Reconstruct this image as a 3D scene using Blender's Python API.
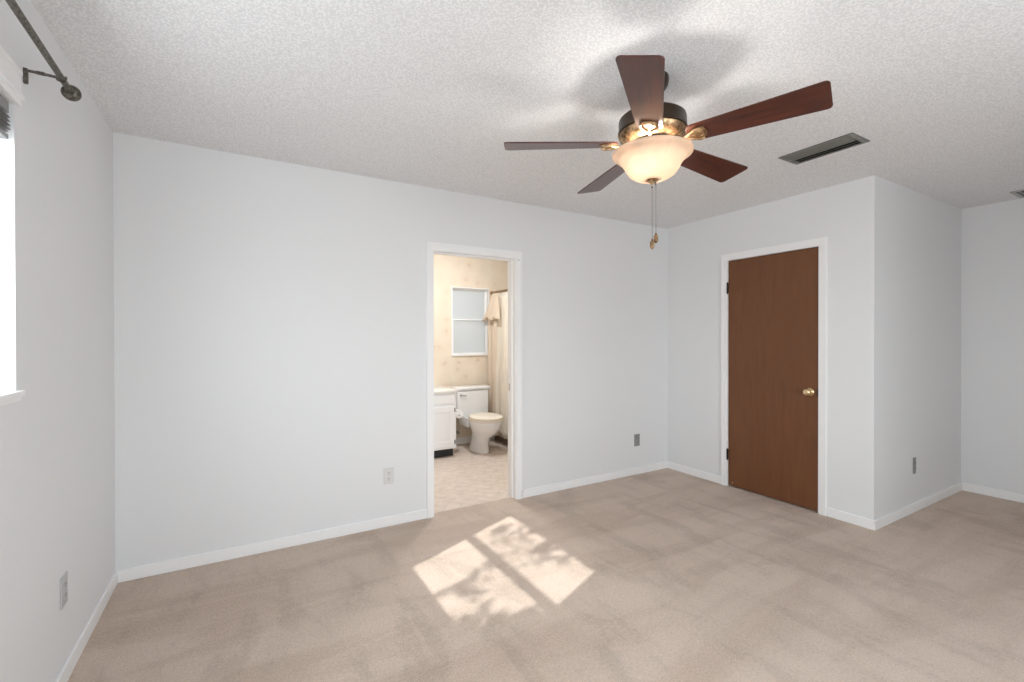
import bpy, bmesh, math, random
from mathutils import Vector, Matrix

# ------------------------------------------------------------------ scene, camera, light
for o in list(bpy.data.objects):
    bpy.data.objects.remove(o)
S = bpy.context.scene
COL = S.collection
S.view_settings.view_transform = 'Standard'
S.view_settings.look = 'None'
S.view_settings.gamma = 1.0
S.view_settings.use_curve_mapping = False
S.view_settings.exposure = 0.62
S.cycles.max_bounces = 16
S.cycles.diffuse_bounces = 10
S.cycles.sample_clamp_indirect = 6.0

# room numbers (metres): back wall y=0, left wall x=0, closet wall x=W, alcove wall y=-L, end wall x=E
H, W, L, E, F = 2.44, 4.342, 1.778, 5.986, -4.25
T = 0.12
BX0, BX1, BY = 1.25, 4.25, 2.05          # bathroom beyond the back wall

cam_d = bpy.data.cameras.new('camera')
cam_d.sensor_width = 36.0
cam_d.lens = 36.0 * 458.18 / 1024.0
cam_d.clip_start = 0.05
cam = bpy.data.objects.new('camera', cam_d)
COL.objects.link(cam)
r_ = Vector((0.86165463, -0.50749299, -0.0014682))
u_ = Vector((0.00383547, 0.00361912, 0.9999861))
f_ = Vector((0.50748062, 0.86164828, -0.0050649))
m = Matrix((r_, u_, -f_)).transposed().to_4x4()
m.translation = (0.597, -3.2291, 1.3217)
cam.matrix_world = m
S.camera = cam

SUN = Vector((1.0, 0.42, -0.815))        # travel of the sunlight
WIN1 = (-2.29, -1.251, 1.165, 2.04)      # left window: y0, y1, z0, z1
WINFILL = (1.0, 3.0, 0.75, 2.10)          # unseen window added behind the camera for fill light: x0, x1, z0, z1
WINB = (2.845, 3.345, 1.12, 1.955)       # bathroom window: x0, x1, z0, z1


def make_world():
    w = bpy.data.worlds.new('sky')
    w.use_nodes = True
    nt = w.node_tree
    nt.nodes.clear()
    out = nt.nodes.new('ShaderNodeOutputWorld')
    bg = nt.nodes.new('ShaderNodeBackground')
    tc = nt.nodes.new('ShaderNodeTexCoord')
    sp = nt.nodes.new('ShaderNodeSeparateXYZ')
    rp = nt.nodes.new('ShaderNodeValToRGB')
    mr = nt.nodes.new('ShaderNodeMapRange')
    mr.inputs['From Min'].default_value = -1
    mr.inputs['From Max'].default_value = 1
    e = rp.color_ramp.elements
    e[0].position = 0.0
    e[0].color = (0.66, 0.68, 0.70, 1)
    e[1].position = 1.0
    e[1].color = (0.80, 0.90, 1.0, 1)
    a = e.new(0.49)
    a.color = (0.66, 0.68, 0.70, 1)
    b = e.new(0.53)
    b.color = (0.92, 0.965, 1.0, 1)
    nt.links.new(tc.outputs['Generated'], sp.inputs[0])
    nt.links.new(sp.outputs['Z'], mr.inputs['Value'])
    nt.links.new(mr.outputs[0], rp.inputs[0])
    nt.links.new(rp.outputs[0], bg.inputs[0])
    bg.inputs[1].default_value = 7.4
    nt.links.new(bg.outputs[0], out.inputs[0])
    S.world = w


make_world()


def add_light(name, kind, loc, rot, energy, color=(1, 1, 1), sx=1, sy=1, portal=False):
    d = bpy.data.lights.new(name, kind)
    d.energy = energy
    d.color = color
    if kind == 'AREA':
        d.shape = 'RECTANGLE'
        d.size, d.size_y = sx, sy
        if portal:
            d.cycles.is_portal = True
    o = bpy.data.objects.new(name, d)
    COL.objects.link(o)
    o.location = loc
    o.rotation_euler = rot
    return o


sun = add_light('sun', 'SUN', (-4, -4, 6), (0, 0, 0), 3.7, (1.0, 0.975, 0.94))
sun.rotation_euler = SUN.to_track_quat('-Z', 'Y').to_euler()
sun.data.angle = math.radians(0.55)
HP = math.pi / 2
add_light('daylight_left_window', 'AREA', (-T - 0.03, (WIN1[0] + WIN1[1]) / 2, (WIN1[2] + WIN1[3]) / 2), (0, -HP, 0), 1,
          sx=WIN1[3] - WIN1[2], sy=WIN1[1] - WIN1[0], portal=True)
add_light('daylight_fill_window', 'AREA', ((WINFILL[0] + WINFILL[1]) / 2, F - T - 0.03, (WINFILL[2] + WINFILL[3]) / 2), (HP, 0, 0), 1,
          sx=WINFILL[1] - WINFILL[0], sy=WINFILL[3] - WINFILL[2], portal=True)  # guides skylight through the added window, which is out of view

# ------------------------------------------------------------------ materials


def mat(name, color, rough=0.5, metal=0.0, spec=0.5, **k):
    M = bpy.data.materials.new(name)
    M.use_nodes = True
    p = M.node_tree.nodes['Principled BSDF']
    p.inputs['Base Color'].default_value = (*color, 1)
    p.inputs['Roughness'].default_value = rough
    p.inputs['Metallic'].default_value = metal
    p.inputs['Specular IOR Level'].default_value = spec
    for a, b in k.items():
        p.inputs[a.replace('_', ' ')].default_value = b
    return M


def nodes(M):
    nt = M.node_tree
    return nt, nt.nodes['Principled BSDF']


def N(nt, t, **k):
    n = nt.nodes.new(t)
    for a, b in k.items():
        if a in n.inputs:
            n.inputs[a].default_value = b
        else:
            setattr(n, a, b)
    return n


def coord(nt, scale=(1, 1, 1), rot=(0, 0, 0)):
    tc = nt.nodes.new('ShaderNodeTexCoord')
    mp = nt.nodes.new('ShaderNodeMapping')
    mp.inputs['Scale'].default_value = scale
    mp.inputs['Rotation'].default_value = rot
    nt.links.new(tc.outputs['Object'], mp.inputs[0])
    return mp.outputs[0]


def ramp(nt, src, stops):
    r = nt.nodes.new('ShaderNodeValToRGB')
    e = r.color_ramp.elements
    while len(e) < len(stops):
        e.new(0.5)
    for el, (p, c) in zip(e, stops):
        el.position = p
        el.color = (*c, 1) if len(c) == 3 else c
    nt.links.new(src, r.inputs[0])
    return r.outputs[0]


def mix(nt, a, b, fac, mode='MIX'):
    n = nt.nodes.new('ShaderNodeMix')
    n.data_type = 'RGBA'
    n.blend_type = mode
    for sock, v in ((n.inputs[6], a), (n.inputs[7], b), (n.inputs[0], fac)):
        if isinstance(v, (int, float)):
            sock.default_value = v
        elif isinstance(v, tuple):
            sock.default_value = (*v, 1)
        else:
            nt.links.new(v, sock)
    return n.outputs[2]


def bump(nt, p, height, strength, dist):
    b = nt.nodes.new('ShaderNodeBump')
    b.inputs['Strength'].default_value = strength
    b.inputs['Distance'].default_value = dist
    nt.links.new(height, b.inputs['Height'])
    nt.links.new(b.outputs[0], p.inputs['Normal'])


def wall_mat(name, c):
    M = mat(name, c, 0.55, spec=0.25)
    nt, p = nodes(M)
    n = N(nt, 'ShaderNodeTexNoise', Scale=140.0, Detail=3.0)
    nt.links.new(coord(nt), n.inputs['Vector'])
    bump(nt, p, n.outputs[0], 0.12, 0.002)
    return M


def ceiling_mat():
    M = mat('popcorn_ceiling', (0.80, 0.80, 0.80), 0.95, spec=0.1)
    nt, p = nodes(M)
    c = coord(nt)
    v = N(nt, 'ShaderNodeTexVoronoi', Scale=105.0)
    n = N(nt, 'ShaderNodeTexNoise', Scale=120.0, Detail=5.0, Roughness=0.7)
    n2 = N(nt, 'ShaderNodeTexNoise', Scale=9.0, Detail=2.0)
    for x in (v, n, n2):
        nt.links.new(c, x.inputs['Vector'])
    h = ramp(nt, v.outputs['Distance'], [(0.0, (1, 1, 1)), (0.55, (0, 0, 0))])
    h2 = mix(nt, h, n.outputs[0], 0.55)
    bump(nt, p, h2, 0.22, 0.008)
    col = ramp(nt, h2, [(0.22, (0.70, 0.705, 0.715)), (0.45, (0.855, 0.86, 0.87))])
    nt.links.new(col, p.inputs['Base Color'])
    return M


def carpet_mat():
    M = mat('beige_carpet', (0.5, 0.42, 0.35), 0.95, spec=0.08)
    nt, p = nodes(M)
    p.inputs['Sheen Weight'].default_value = 0.15
    p.inputs['Sheen Roughness'].default_value = 0.6
    c = coord(nt)
    fine = N(nt, 'ShaderNodeTexNoise', Scale=260.0, Detail=3.0, Roughness=0.7)
    mid = N(nt, 'ShaderNodeTexNoise', Scale=85.0, Detail=5.0, Roughness=0.7)
    nt.links.new(c, fine.inputs['Vector'])
    nt.links.new(c, mid.inputs['Vector'])
    # vacuum tracks: pile sheen put into the colour as soft-edged streaks
    tr = N(nt, 'ShaderNodeTexNoise', Scale=1.6, Detail=3.0, Roughness=0.55, Distortion=0.6)
    nt.links.new(coord(nt, (0.55, 2.3, 1), (0, 0, math.radians(-24))), tr.inputs['Vector'])
    tr2 = N(nt, 'ShaderNodeTexNoise', Scale=2.6, Detail=4.0, Roughness=0.6, Distortion=0.3)
    nt.links.new(coord(nt, (2.2, 0.7, 1), (0, 0, math.radians(12))), tr2.inputs['Vector'])
    def rough_edge(src, k):
        m_ = nt.nodes.new('ShaderNodeMath')
        m_.operation = 'MULTIPLY_ADD'
        m_.inputs[1].default_value = k
        nt.links.new(gr.outputs[0], m_.inputs[0])
        nt.links.new(src, m_.inputs[2])
        s_ = nt.nodes.new('ShaderNodeMath')
        s_.operation = 'SUBTRACT'
        s_.inputs[1].default_value = k / 2
        nt.links.new(m_.outputs[0], s_.inputs[0])
        return s_.outputs[0]

    gr = N(nt, 'ShaderNodeTexNoise', Scale=34.0, Detail=6.0, Roughness=0.8)
    nt.links.new(c, gr.inputs['Vector'])
    base = ramp(nt, rough_edge(tr.outputs[0], 0.30), [(0.36, (0.505, 0.393, 0.315)), (0.47, (0.545, 0.432, 0.350)), (0.53, (0.58, 0.465, 0.382)), (0.66, (0.60, 0.485, 0.40))])
    s2 = ramp(nt, rough_edge(tr2.outputs[0], 0.25), [(0.38, (0.90, 0.895, 0.885)), (0.46, (1.0, 1.0, 1.0)), (0.53, (1.04, 1.04, 1.04)), (0.7, (1.06, 1.06, 1.06))])
    a = mix(nt, base, s2, 1.0, 'MULTIPLY')
    g = ramp(nt, mid.outputs[0], [(0.3, (0.86, 0.86, 0.86)), (0.7, (1.13, 1.13, 1.13))])
    a = mix(nt, a, g, 1.0, 'MULTIPLY')
    g = ramp(nt, fine.outputs[0], [(0.3, (0.74, 0.73, 0.72)), (0.7, (1.20, 1.20, 1.20))])
    a = mix(nt, a, g, 1.0, 'MULTIPLY')
    nt.links.new(a, p.inputs['Base Color'])
    hh = mix(nt, fine.outputs[0], mid.outputs[0], 0.4)
    bump(nt, p, hh, 0.6, 0.010)
    return M


def wood_mat(name, dark, light, scale, rough, axis='Z', coat=0.0):
    M = mat(name, light, rough, spec=0.4)
    nt, p = nodes(M)
    st = {'X': (0.12, 1, 1), 'Z': (1, 1, 0.10)}[axis]
    c = coord(nt, tuple(scale * s for s in st))
    n = N(nt, 'ShaderNodeTexNoise', Scale=1.0, Detail=8.0, Roughness=0.65, Distortion=0.5)
    nt.links.new(c, n.inputs['Vector'])
    nt.links.new(ramp(nt, n.outputs[0], [(0.3, dark), (0.7, light)]), p.inputs['Base Color'])
    if coat:
        p.inputs['Coat Weight'].default_value = coat
        p.inputs['Coat Roughness'].default_value = 0.24
    bump(nt, p, n.outputs[0], 0.08, 0.002)
    return M


def wallpaper_mat():
    M = mat('floral_wallpaper', (0.72, 0.60, 0.47), 0.7, spec=0.2)
    nt, p = nodes(M)
    v = N(nt, 'ShaderNodeTexVoronoi', Scale=6.0, Randomness=0.75)
    n = N(nt, 'ShaderNodeTexNoise', Scale=30.0, Detail=3.0)
    nt.links.new(coord(nt), v.inputs['Vector'])
    nt.links.new(coord(nt), n.inputs['Vector'])
    d = mix(nt, v.outputs['Distance'], n.outputs[0], 0.35)
    c = ramp(nt, d, [(0.16, (0.62, 0.48, 0.38)), (0.30, (0.73, 0.63, 0.51)), (0.7, (0.76, 0.675, 0.56))])
    nt.links.new(c, p.inputs['Base Color'])
    return M


def vinyl_mat():
    M = mat('vinyl_floor', (0.66, 0.54, 0.46), 0.3, spec=0.4)
    nt, p = nodes(M)
    b = N(nt, 'ShaderNodeTexBrick', Scale=1.0)
    b.inputs['Color1'].default_value = (0.73, 0.64, 0.57, 1)
    b.inputs['Color2'].default_value = (0.71, 0.62, 0.55, 1)
    b.inputs['Mortar'].default_value = (0.63, 0.54, 0.475, 1)
    b.inputs['Mortar Size'].default_value = 0.006
    b.inputs['Brick Width'].default_value = 0.20
    b.inputs['Row Height'].default_value = 0.10
    nt.links.new(coord(nt, rot=(0, 0, math.radians(45))), b.inputs['Vector'])
    n = N(nt, 'ShaderNodeTexNoise', Scale=12.0, Detail=5.0)
    nt.links.new(coord(nt), n.inputs['Vector'])
    g = ramp(nt, n.outputs[0], [(0.3, (0.88, 0.86, 0.84)), (0.7, (1.06, 1.05, 1.05))])
    nt.links.new(mix(nt, b.outputs[0], g, 1.0, 'MULTIPLY'), p.inputs['Base Color'])
    return M


def glass_mat():
    M = bpy.data.materials.new('clear_glass')
    M.use_nodes = True
    nt = M.node_tree
    nt.nodes.clear()
    o = nt.nodes.new('ShaderNodeOutputMaterial')
    t = N(nt, 'ShaderNodeBsdfTransparent')
    t.inputs[0].default_value = (0.97, 0.98, 0.98, 1)
    g = N(nt, 'ShaderNodeBsdfGlossy', Roughness=0.02)
    f = N(nt, 'ShaderNodeLayerWeight', Blend=0.5)
    pw = nt.nodes.new('ShaderNodeMath')
    pw.operation = 'POWER'
    pw.inputs[1].default_value = 5.0
    ad = nt.nodes.new('ShaderNodeMath')
    ad.operation = 'MULTIPLY_ADD'
    ad.inputs[1].default_value = 0.5
    ad.inputs[2].default_value = 0.03
    nt.links.new(f.outputs['Facing'], pw.inputs[0])
    nt.links.new(pw.outputs[0], ad.inputs[0])
    mx = nt.nodes.new('ShaderNodeMixShader')
    nt.links.new(ad.outputs[0], mx.inputs[0])
    nt.links.new(t.outputs[0], mx.inputs[1])
    nt.links.new(g.outputs[0], mx.inputs[2])
    nt.links.new(mx.outputs[0], o.inputs[0])
    return M


def translucent_mat(name, col, trans, fac, rough=0.4, mottled=False, gloss=True):
    """diffuse + translucent sheet: frosted glass, lamp glass, cloth"""
    M = mat(name, col, rough, spec=0.4 if gloss else 0.1)
    nt, p = nodes(M)
    o = nt.nodes['Material Output']
    t = N(nt, 'ShaderNodeBsdfTranslucent')
    t.inputs[0].default_value = (*trans, 1)
    if mottled:
        n = N(nt, 'ShaderNodeTexNoise', Scale=14.0, Detail=4.0, Distortion=1.5)
        nt.links.new(coord(nt), n.inputs['Vector'])
        c = ramp(nt, n.outputs[0], [(0.3, tuple(0.82 * x for x in trans)), (0.7, trans)])
        nt.links.new(c, t.inputs[0])
    mx = nt.nodes.new('ShaderNodeMixShader')
    mx.inputs[0].default_value = fac
    nt.links.new(p.outputs[0], mx.inputs[1])
    nt.links.new(t.outputs[0], mx.inputs[2])
    nt.links.new(mx.outputs[0], o.inputs[0])
    return M


def emit_mat(name, col, strength):
    M = mat(name, col, 0.4)
    _, p = nodes(M)
    p.inputs['Emission Color'].default_value = (*col, 1)
    p.inputs['Emission Strength'].default_value = strength
    return M


def antique_mat(name, c1, c2, rough, metal=1.0, scale=60):
    M = mat(name, c1, rough, metal)
    nt, p = nodes(M)
    n = N(nt, 'ShaderNodeTexNoise', Scale=float(scale), Detail=4.0)
    nt.links.new(coord(nt), n.inputs['Vector'])
    nt.links.new(ramp(nt, n.outputs[0], [(0.35, c2), (0.62, c1)]), p.inputs['Base Color'])
    bump(nt, p, n.outputs[0], 0.4, 0.003)
    return M


MW = wall_mat('white_wall_paint', (0.755, 0.762, 0.770))
MTRIM = mat('white_trim_paint', (0.86, 0.86, 0.86), 0.35, spec=0.4)
MCEIL = ceiling_mat()
MCARPET = carpet_mat()
MVINYL = vinyl_mat()
MPAPER = wallpaper_mat()
MDOOR = wood_mat('brown_door_veneer', (0.135, 0.050, 0.018), (0.172, 0.066, 0.025), 26, 0.48, 'Z')
MBLADE = wood_mat('mahogany_blade', (0.035, 0.008, 0.004), (0.115, 0.021, 0.009), 40, 0.38, 'X', coat=0.5)
MBRONZE = mat('dark_bronze', (0.055, 0.038, 0.026), 0.35, 0.85)
MGOLD = antique_mat('antique_brass', (0.62, 0.43, 0.25), (0.24, 0.15, 0.08), 0.38, 1.0, 70)
MGOLDP = mat('polished_brass', (0.80, 0.60, 0.36), 0.2, 1.0)
MIRON = antique_mat('brown_rod_metal', (0.17, 0.155, 0.13), (0.07, 0.06, 0.05), 0.45, 0.7, 120)
MBLACK = mat('black_hinge_metal', (0.025, 0.018, 0.014), 0.4, 0.7)
MSTEEL = mat('dull_steel', (0.42, 0.40, 0.37), 0.35, 1.0)
MCHAIN = mat('dark_chain_metal', (0.16, 0.15, 0.14), 0.5, 0.6)
MVENT = mat('grey_vent_metal', (0.21, 0.21, 0.195), 0.45, 0.3)
MVENTL = mat('pale_vent_metal', (0.40, 0.40, 0.385), 0.45, 0.2)
MDARK = mat('duct_shade', (0.025, 0.024, 0.022), 0.9)
MPLW = mat('white_plate_plastic', (0.66, 0.66, 0.65), 0.35)
MPLG = mat('grey_plate_plastic', (0.27, 0.27, 0.26), 0.35)
MPLM = mat('pale_grey_plate_plastic', (0.48, 0.48, 0.475), 0.35)
MSLOT = mat('socket_slot', (0.05, 0.05, 0.05), 0.6)
MBLIND = mat('grey_blind_slat', (0.22, 0.22, 0.22), 0.4)
MGLASS = glass_mat()
MFROST = translucent_mat('frosted_glass', (0.58, 0.60, 0.605), (0.60, 0.62, 0.63), 0.2, 0.35)
MBOWL = translucent_mat('alabaster_glass', (0.72, 0.60, 0.50), (0.60, 0.51, 0.42), 0.6, 0.25, mottled=True)
MBULB = emit_mat('warm_bulb', (1.0, 0.95, 0.90), 205.0)
MPORC = mat('white_porcelain', (0.80, 0.81, 0.82), 0.12, spec=0.6)
MSEAT = mat('cream_toilet_seat', (0.78, 0.72, 0.62), 0.25)
MCAB = mat('white_cabinet_paint', (0.82, 0.83, 0.84), 0.35)
MKICK = mat('black_toe_kick', (0.02, 0.02, 0.02), 0.6)
MCTOP = mat('white_cultured_marble', (0.86, 0.85, 0.82), 0.15)
MCURT = translucent_mat('cream_curtain', (0.88, 0.83, 0.74), (0.84, 0.77, 0.65), 0.3, 0.8, gloss=False)
MVALN = translucent_mat('tan_valance_cloth', (0.82, 0.72, 0.59), (0.78, 0.65, 0.50), 0.3, 0.8, gloss=False)
MTUB = mat('brown_tub', (0.20, 0.12, 0.08), 0.25)
MPAPERROLL = mat('white_tissue', (0.86, 0.86, 0.86), 0.9)
MLEAF = mat('tree_leaf', (0.06, 0.14, 0.03), 0.5)
MBARK = mat('tree_bark', (0.12, 0.08, 0.05), 0.8)

# ------------------------------------------------------------------ mesh helpers


class MB:
    def __init__(self):
        self.bm = bmesh.new()

    def box(self, x0, x1, y0, y1, z0, z1, bev=0.0, seg=2, mtx=None):
        t = bmesh.new()
        v = [t.verts.new(p) for p in ((x0, y0, z0), (x1, y0, z0), (x1, y1, z0), (x0, y1, z0),
                                      (x0, y0, z1), (x1, y0, z1), (x1, y1, z1), (x0, y1, z1))]
        for f in ((3, 2, 1, 0), (4, 5, 6, 7), (0, 1, 5, 4), (1, 2, 6, 5), (2, 3, 7, 6), (3, 0, 4, 7)):
            t.faces.new([v[i] for i in f])
        if bev:
            bmesh.ops.bevel(t, geom=t.edges[:], offset=bev, segments=seg, profile=0.6, affect='EDGES')
        self._merge(t, mtx)
        return self

    def _merge(self, t, mtx=None):
        if mtx is not None:
            t.transform(mtx)
        t.normal_update()
        bmesh.ops.recalc_face_normals(t, faces=t.faces[:])
        me = bpy.data.meshes.new('tmp')
        t.to_mesh(me)
        self.bm.from_mesh(me)
        bpy.data.meshes.remove(me)
        t.free()

    def lathe(self, prof, seg=48, mtx=None, cap=True, sx=1.0, sy=1.0):
        """prof: (radius, z) pairs turned about Z"""
        t = bmesh.new()
        rings = []
        for r, z in prof:
            if r < 1e-6:
                rings.append([t.verts.new((0, 0, z))])
            else:
                rings.append([t.verts.new((r * sx * math.cos(2 * math.pi * i / seg), r * sy * math.sin(2 * math.pi * i / seg), z)) for i in range(seg)])
        for a, b in zip(rings, rings[1:]):
            for i in range(seg):
                j = (i + 1) % seg
                if len(a) == 1 and len(b) == 1:
                    continue
                if len(a) == 1:
                    t.faces.new((a[0], b[j], b[i]))
                elif len(b) == 1:
                    t.faces.new((a[i], a[j], b[0]))
                else:
                    t.faces.new((a[i], a[j], b[j], b[i]))
        if cap:
            for r in (rings[0], rings[-1]):
                if len(r) > 1:
                    t.faces.new(r)
        self._merge(t, mtx)
        return self

    def tube(self, pts, rad, seg=10, cap=True):
        pts = [Vector(p) for p in pts]
        rads = rad if isinstance(rad, (list, tuple)) else [rad] * len(pts)
        t = bmesh.new()
        rings = []
        prev = None
        for i, p in enumerate(pts):
            d = (pts[min(i + 1, len(pts) - 1)] - pts[max(i - 1, 0)]).normalized()
            if prev is None:
                a = d.orthogonal().normalized()
            else:
                a = (prev - d * prev.dot(d)).normalized()
            prev = a
            b = d.cross(a)
            rings.append([t.verts.new(p + rads[i] * (math.cos(2 * math.pi * k / seg) * a + math.sin(2 * math.pi * k / seg) * b)) for k in range(seg)])
        for a, b in zip(rings, rings[1:]):
            for k in range(seg):
                j = (k + 1) % seg
                t.faces.new((a[k], a[j], b[j], b[k]))
        if cap:
            t.faces.new(rings[0])
            t.faces.new(rings[-1])
        self._merge(t)
        return self

    def prism(self, poly, z0, z1, mtx=None, bev=0.0):
        t = bmesh.new()
        a = [t.verts.new((x, y, z0)) for x, y in poly]
        b = [t.verts.new((x, y, z1)) for x, y in poly]
        t.faces.new(a)
        t.faces.new(b)
        n = len(poly)
        for i in range(n):
            j = (i + 1) % n
            t.faces.new((a[i], a[j], b[j], b[i]))
        if bev:
            ed = [e for e in t.edges if abs(e.verts[0].co.z - e.verts[1].co.z) < 1e-6]
            bmesh.ops.bevel(t, geom=ed, offset=bev, segments=2, profile=0.6, affect='EDGES')
        self._merge(t, mtx)
        return self

    def loft(self, rings, cap=True):
        """rings: lists of points of equal count"""
        t = bmesh.new()
        R = [[t.verts.new(p) for p in r] for r in rings]
        n = len(R[0])
        for a, b in zip(R, R[1:]):
            for i in range(n):
                j = (i + 1) % n
                t.faces.new((a[i], a[j], b[j], b[i]))
        if cap:
            t.faces.new(R[0])
            t.faces.new(R[-1])
        self._merge(t)
        return self

    def grid(self, nu, nv, fn):
        t = bmesh.new()
        V = [[t.verts.new(fn(i / (nu - 1), j / (nv - 1))) for j in range(nv)] for i in range(nu)]
        for i in range(nu - 1):
            for j in range(nv - 1):
                t.faces.new((V[i][j], V[i + 1][j], V[i + 1][j + 1], V[i][j + 1]))
        self._merge(t)
        return self

    def build(self, name, material, parent=None, smooth=False, angle=40, xf=None):
        if xf is not None:
            self.bm.transform(xf)
        me = bpy.data.meshes.new(name)
        self.bm.to_mesh(me)
        self.bm.free()
        me.materials.append(material)
        if smooth:
            for f in me.polygons:
                f.use_smooth = True
            try:
                me.set_sharp_from_angle(angle=math.radians(angle))
            except Exception:
                pass
        o = bpy.data.objects.new(name, me)
        COL.objects.link(o)
        if parent is not None:
            o.parent = parent
        return o


def tag(o, label=None, cat=None, group=None, kind=None):
    if label:
        o['label'] = label
    if cat:
        o['category'] = cat
    if group:
        o['group'] = group
    if kind:
        o['kind'] = kind
    return o


def thing(name, label, cat, loc=(0, 0, 0), rz=0.0, group=None, kind=None):
    o = bpy.data.objects.new(name, None)
    o.empty_display_size = 0.1
    COL.objects.link(o)
    o.location = loc
    o.rotation_euler = (0, 0, rz)
    return tag(o, label, cat, group, kind)


def solid(o, t, off=0.0):
    md = o.modifiers.new('thickness', 'SOLIDIFY')
    md.thickness = t
    md.offset = off
    return o


def struct(name, mb, m, label, cat, smooth=False):
    return tag(mb.build(name, m, None, smooth), label, cat, kind='structure')


# ------------------------------------------------------------------ room shell
DX0, DX1, DZ = 1.823, 2.530, 1.977           # bathroom doorway (clear)
JT = 0.018
CY0, CY1, CZ = -1.425, -0.677, 2.015         # brown closet door (clear)

struct('floor', MB().box(-T, E + T, F - T, 0.06, -0.10, 0.0), MCARPET, 'beige wall to wall carpet with soft vacuum tracks', 'carpet')
struct('floor_bathroom', MB().box(BX0 - T, BX1 + T, 0.06, BY + T, -0.10, -0.004), MVINYL, 'pale pinkish beige patterned floor of the bathroom', 'floor')
struct('ceiling', MB().box(-T, E + T, F - T, BY + T, H, H + 0.12), MCEIL, 'white popcorn textured ceiling above the bedroom', 'ceiling')

wb = MB()
wb.box(-T, DX0 - JT, 0, T, -0.1, H).box(DX1 + JT, W + T, 0, T, -0.1, H).box(DX0 - JT, DX1 + JT, 0, T, DZ + JT, H)
struct('wall_back', wb, MW, 'long plain white wall with the bathroom doorway in it', 'wall')
y0, y1, z0, z1 = WIN1
wl = MB()
wl.box(-T, 0, y1, 0, -0.1, H).box(-T, 0, F - T, y0, -0.1, H).box(-T, 0, y0, y1, -0.1, z0 - 0.018).box(-T, 0, y0, y1, z1, H)
struct('wall_left', wl, MW, 'white wall at the left edge with the sunlit window', 'wall')
wr = MB()
wr.box(W, W + T, CY1 + JT, 0, -0.1, H).box(W, W + T, -L, CY0 - JT, -0.1, H).box(W, W + T, CY0 - JT, CY1 + JT, CZ + JT, H)
struct('wall_right', wr, MW, 'white wall around the brown door', 'wall')
struct('wall_alcove', MB().box(W + T, E + T, -L, -L + T, -0.1, H), MW, 'greyer white wall right of the outside corner', 'wall')
struct('wall_end', MB().box(E, E + T, F - T, -L, -0.1, H), MW, 'white wall at the far right edge under the second vent', 'wall')
x0, x1, z0, z1 = WINFILL
wf = MB()
wf.box(-T, x0, F - T, F, -0.1, H).box(x1, E + T, F - T, F, -0.1, H).box(x0, x1, F - T, F, -0.1, z0).box(x0, x1, F - T, F, z1, H)
struct('wall_front', wf, MW, 'white wall behind the viewer with an added window for fill light', 'wall')
struct('wall_closet', MB().box(W, W + 0.9, -L + T, T, -0.1, -0.001).box(W + 0.9, W + 1.0, -L + T, T, -0.1, H).box(W + T, W + 1.0, 0, T, -0.1, H), MW, 'closet shell behind the brown door', 'wall')

# bathroom shell
x0, x1, z0, z1 = WINB
bb = MB()
bb.box(BX0 - T, x0, BY, BY + T, -0.1, H).box(x1, BX1 + T, BY, BY + T, -0.1, H).box(x0, x1, BY, BY + T, -0.1, z0).box(x0, x1, BY, BY + T, z1, H)
struct('wall_bathroom_back', bb, MPAPER, 'cream floral papered wall with a frosted window in the bathroom', 'wall')
struct('wall_bathroom_left', MB().box(BX0 - T, BX0, T, BY, -0.1, H), MPAPER, 'papered side wall of the bathroom left of the vanity', 'wall')
struct('wall_bathroom_right', MB().box(BX1, BX1 + T, T, BY, -0.1, H), MPAPER, 'papered side wall of the bathroom beyond the tub', 'wall')
struct('baseboard_bathroom', MB().box(2.70, 3.44, BY - 0.012, BY, 0, 0.085, 0.003), MTRIM, 'white baseboard behind the toilet', 'baseboard')

# baseboards
BH, BT = 0.068, 0.012
CW = 0.06


def bb_x(x0, x1, y, s):
    return MB().box(x0, x1, min(y, y + s * BT), max(y, y + s * BT), 0, BH, 0.004)


def bb_y(y0, y1, x, s):
    return MB().box(min(x, x + s * BT), max(x, x + s * BT), y0, y1, 0, BH, 0.004)


k = bb_x(0, DX0 - CW, 0, -1)
k.box(DX1 + CW + 0.006, W, -BT, 0, 0, BH, 0.004)
struct('baseboard_back', k, MTRIM, 'white baseboard along the wall with the bathroom doorway', 'baseboard')
struct('baseboard_left', bb_y(F, -BT, 0, 1), MTRIM, 'white baseboard running to the viewer at bottom left', 'baseboard')
k = bb_y(CY1 + CW, -BT, W, -1)
k.box(W - BT, W, -L, CY0 - CW, 0, BH, 0.004)
struct('baseboard_right', k, MTRIM, 'white baseboard either side of the brown door', 'baseboard')
struct('baseboard_alcove', bb_x(W - BT, E, -L, -1), MTRIM, 'white baseboard right of the outside corner', 'baseboard')
struct('baseboard_end', bb_y(F, -L - BT, E, -1), MTRIM, 'white baseboard at the far right edge', 'baseboard')


# trim_1: bathroom doorway jambs, stops and casing
r = thing('trim_1', 'white casing and jambs of the open bathroom doorway', 'door frame', (0, 0, 0), kind='structure')
j = MB()
j.box(DX0 - JT, DX0, -0.002, T + 0.002, 0, DZ).box(DX1, DX1 + JT, -0.002, T + 0.002, 0, DZ).box(DX0 - JT, DX1 + JT, -0.002, T + 0.002, DZ, DZ + JT)
j.build('jamb', MTRIM, r)
j = MB()
j.box(DX0, DX0 + 0.011, 0.042, 0.075, 0, DZ - 0.011, 0.002).box(DX1 - 0.011, DX1, 0.042, 0.075, 0, DZ - 0.011, 0.002).box(DX0, DX1, 0.042, 0.075, DZ - 0.011, DZ, 0.002)
j.build('door_stop', MTRIM, r)


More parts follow.
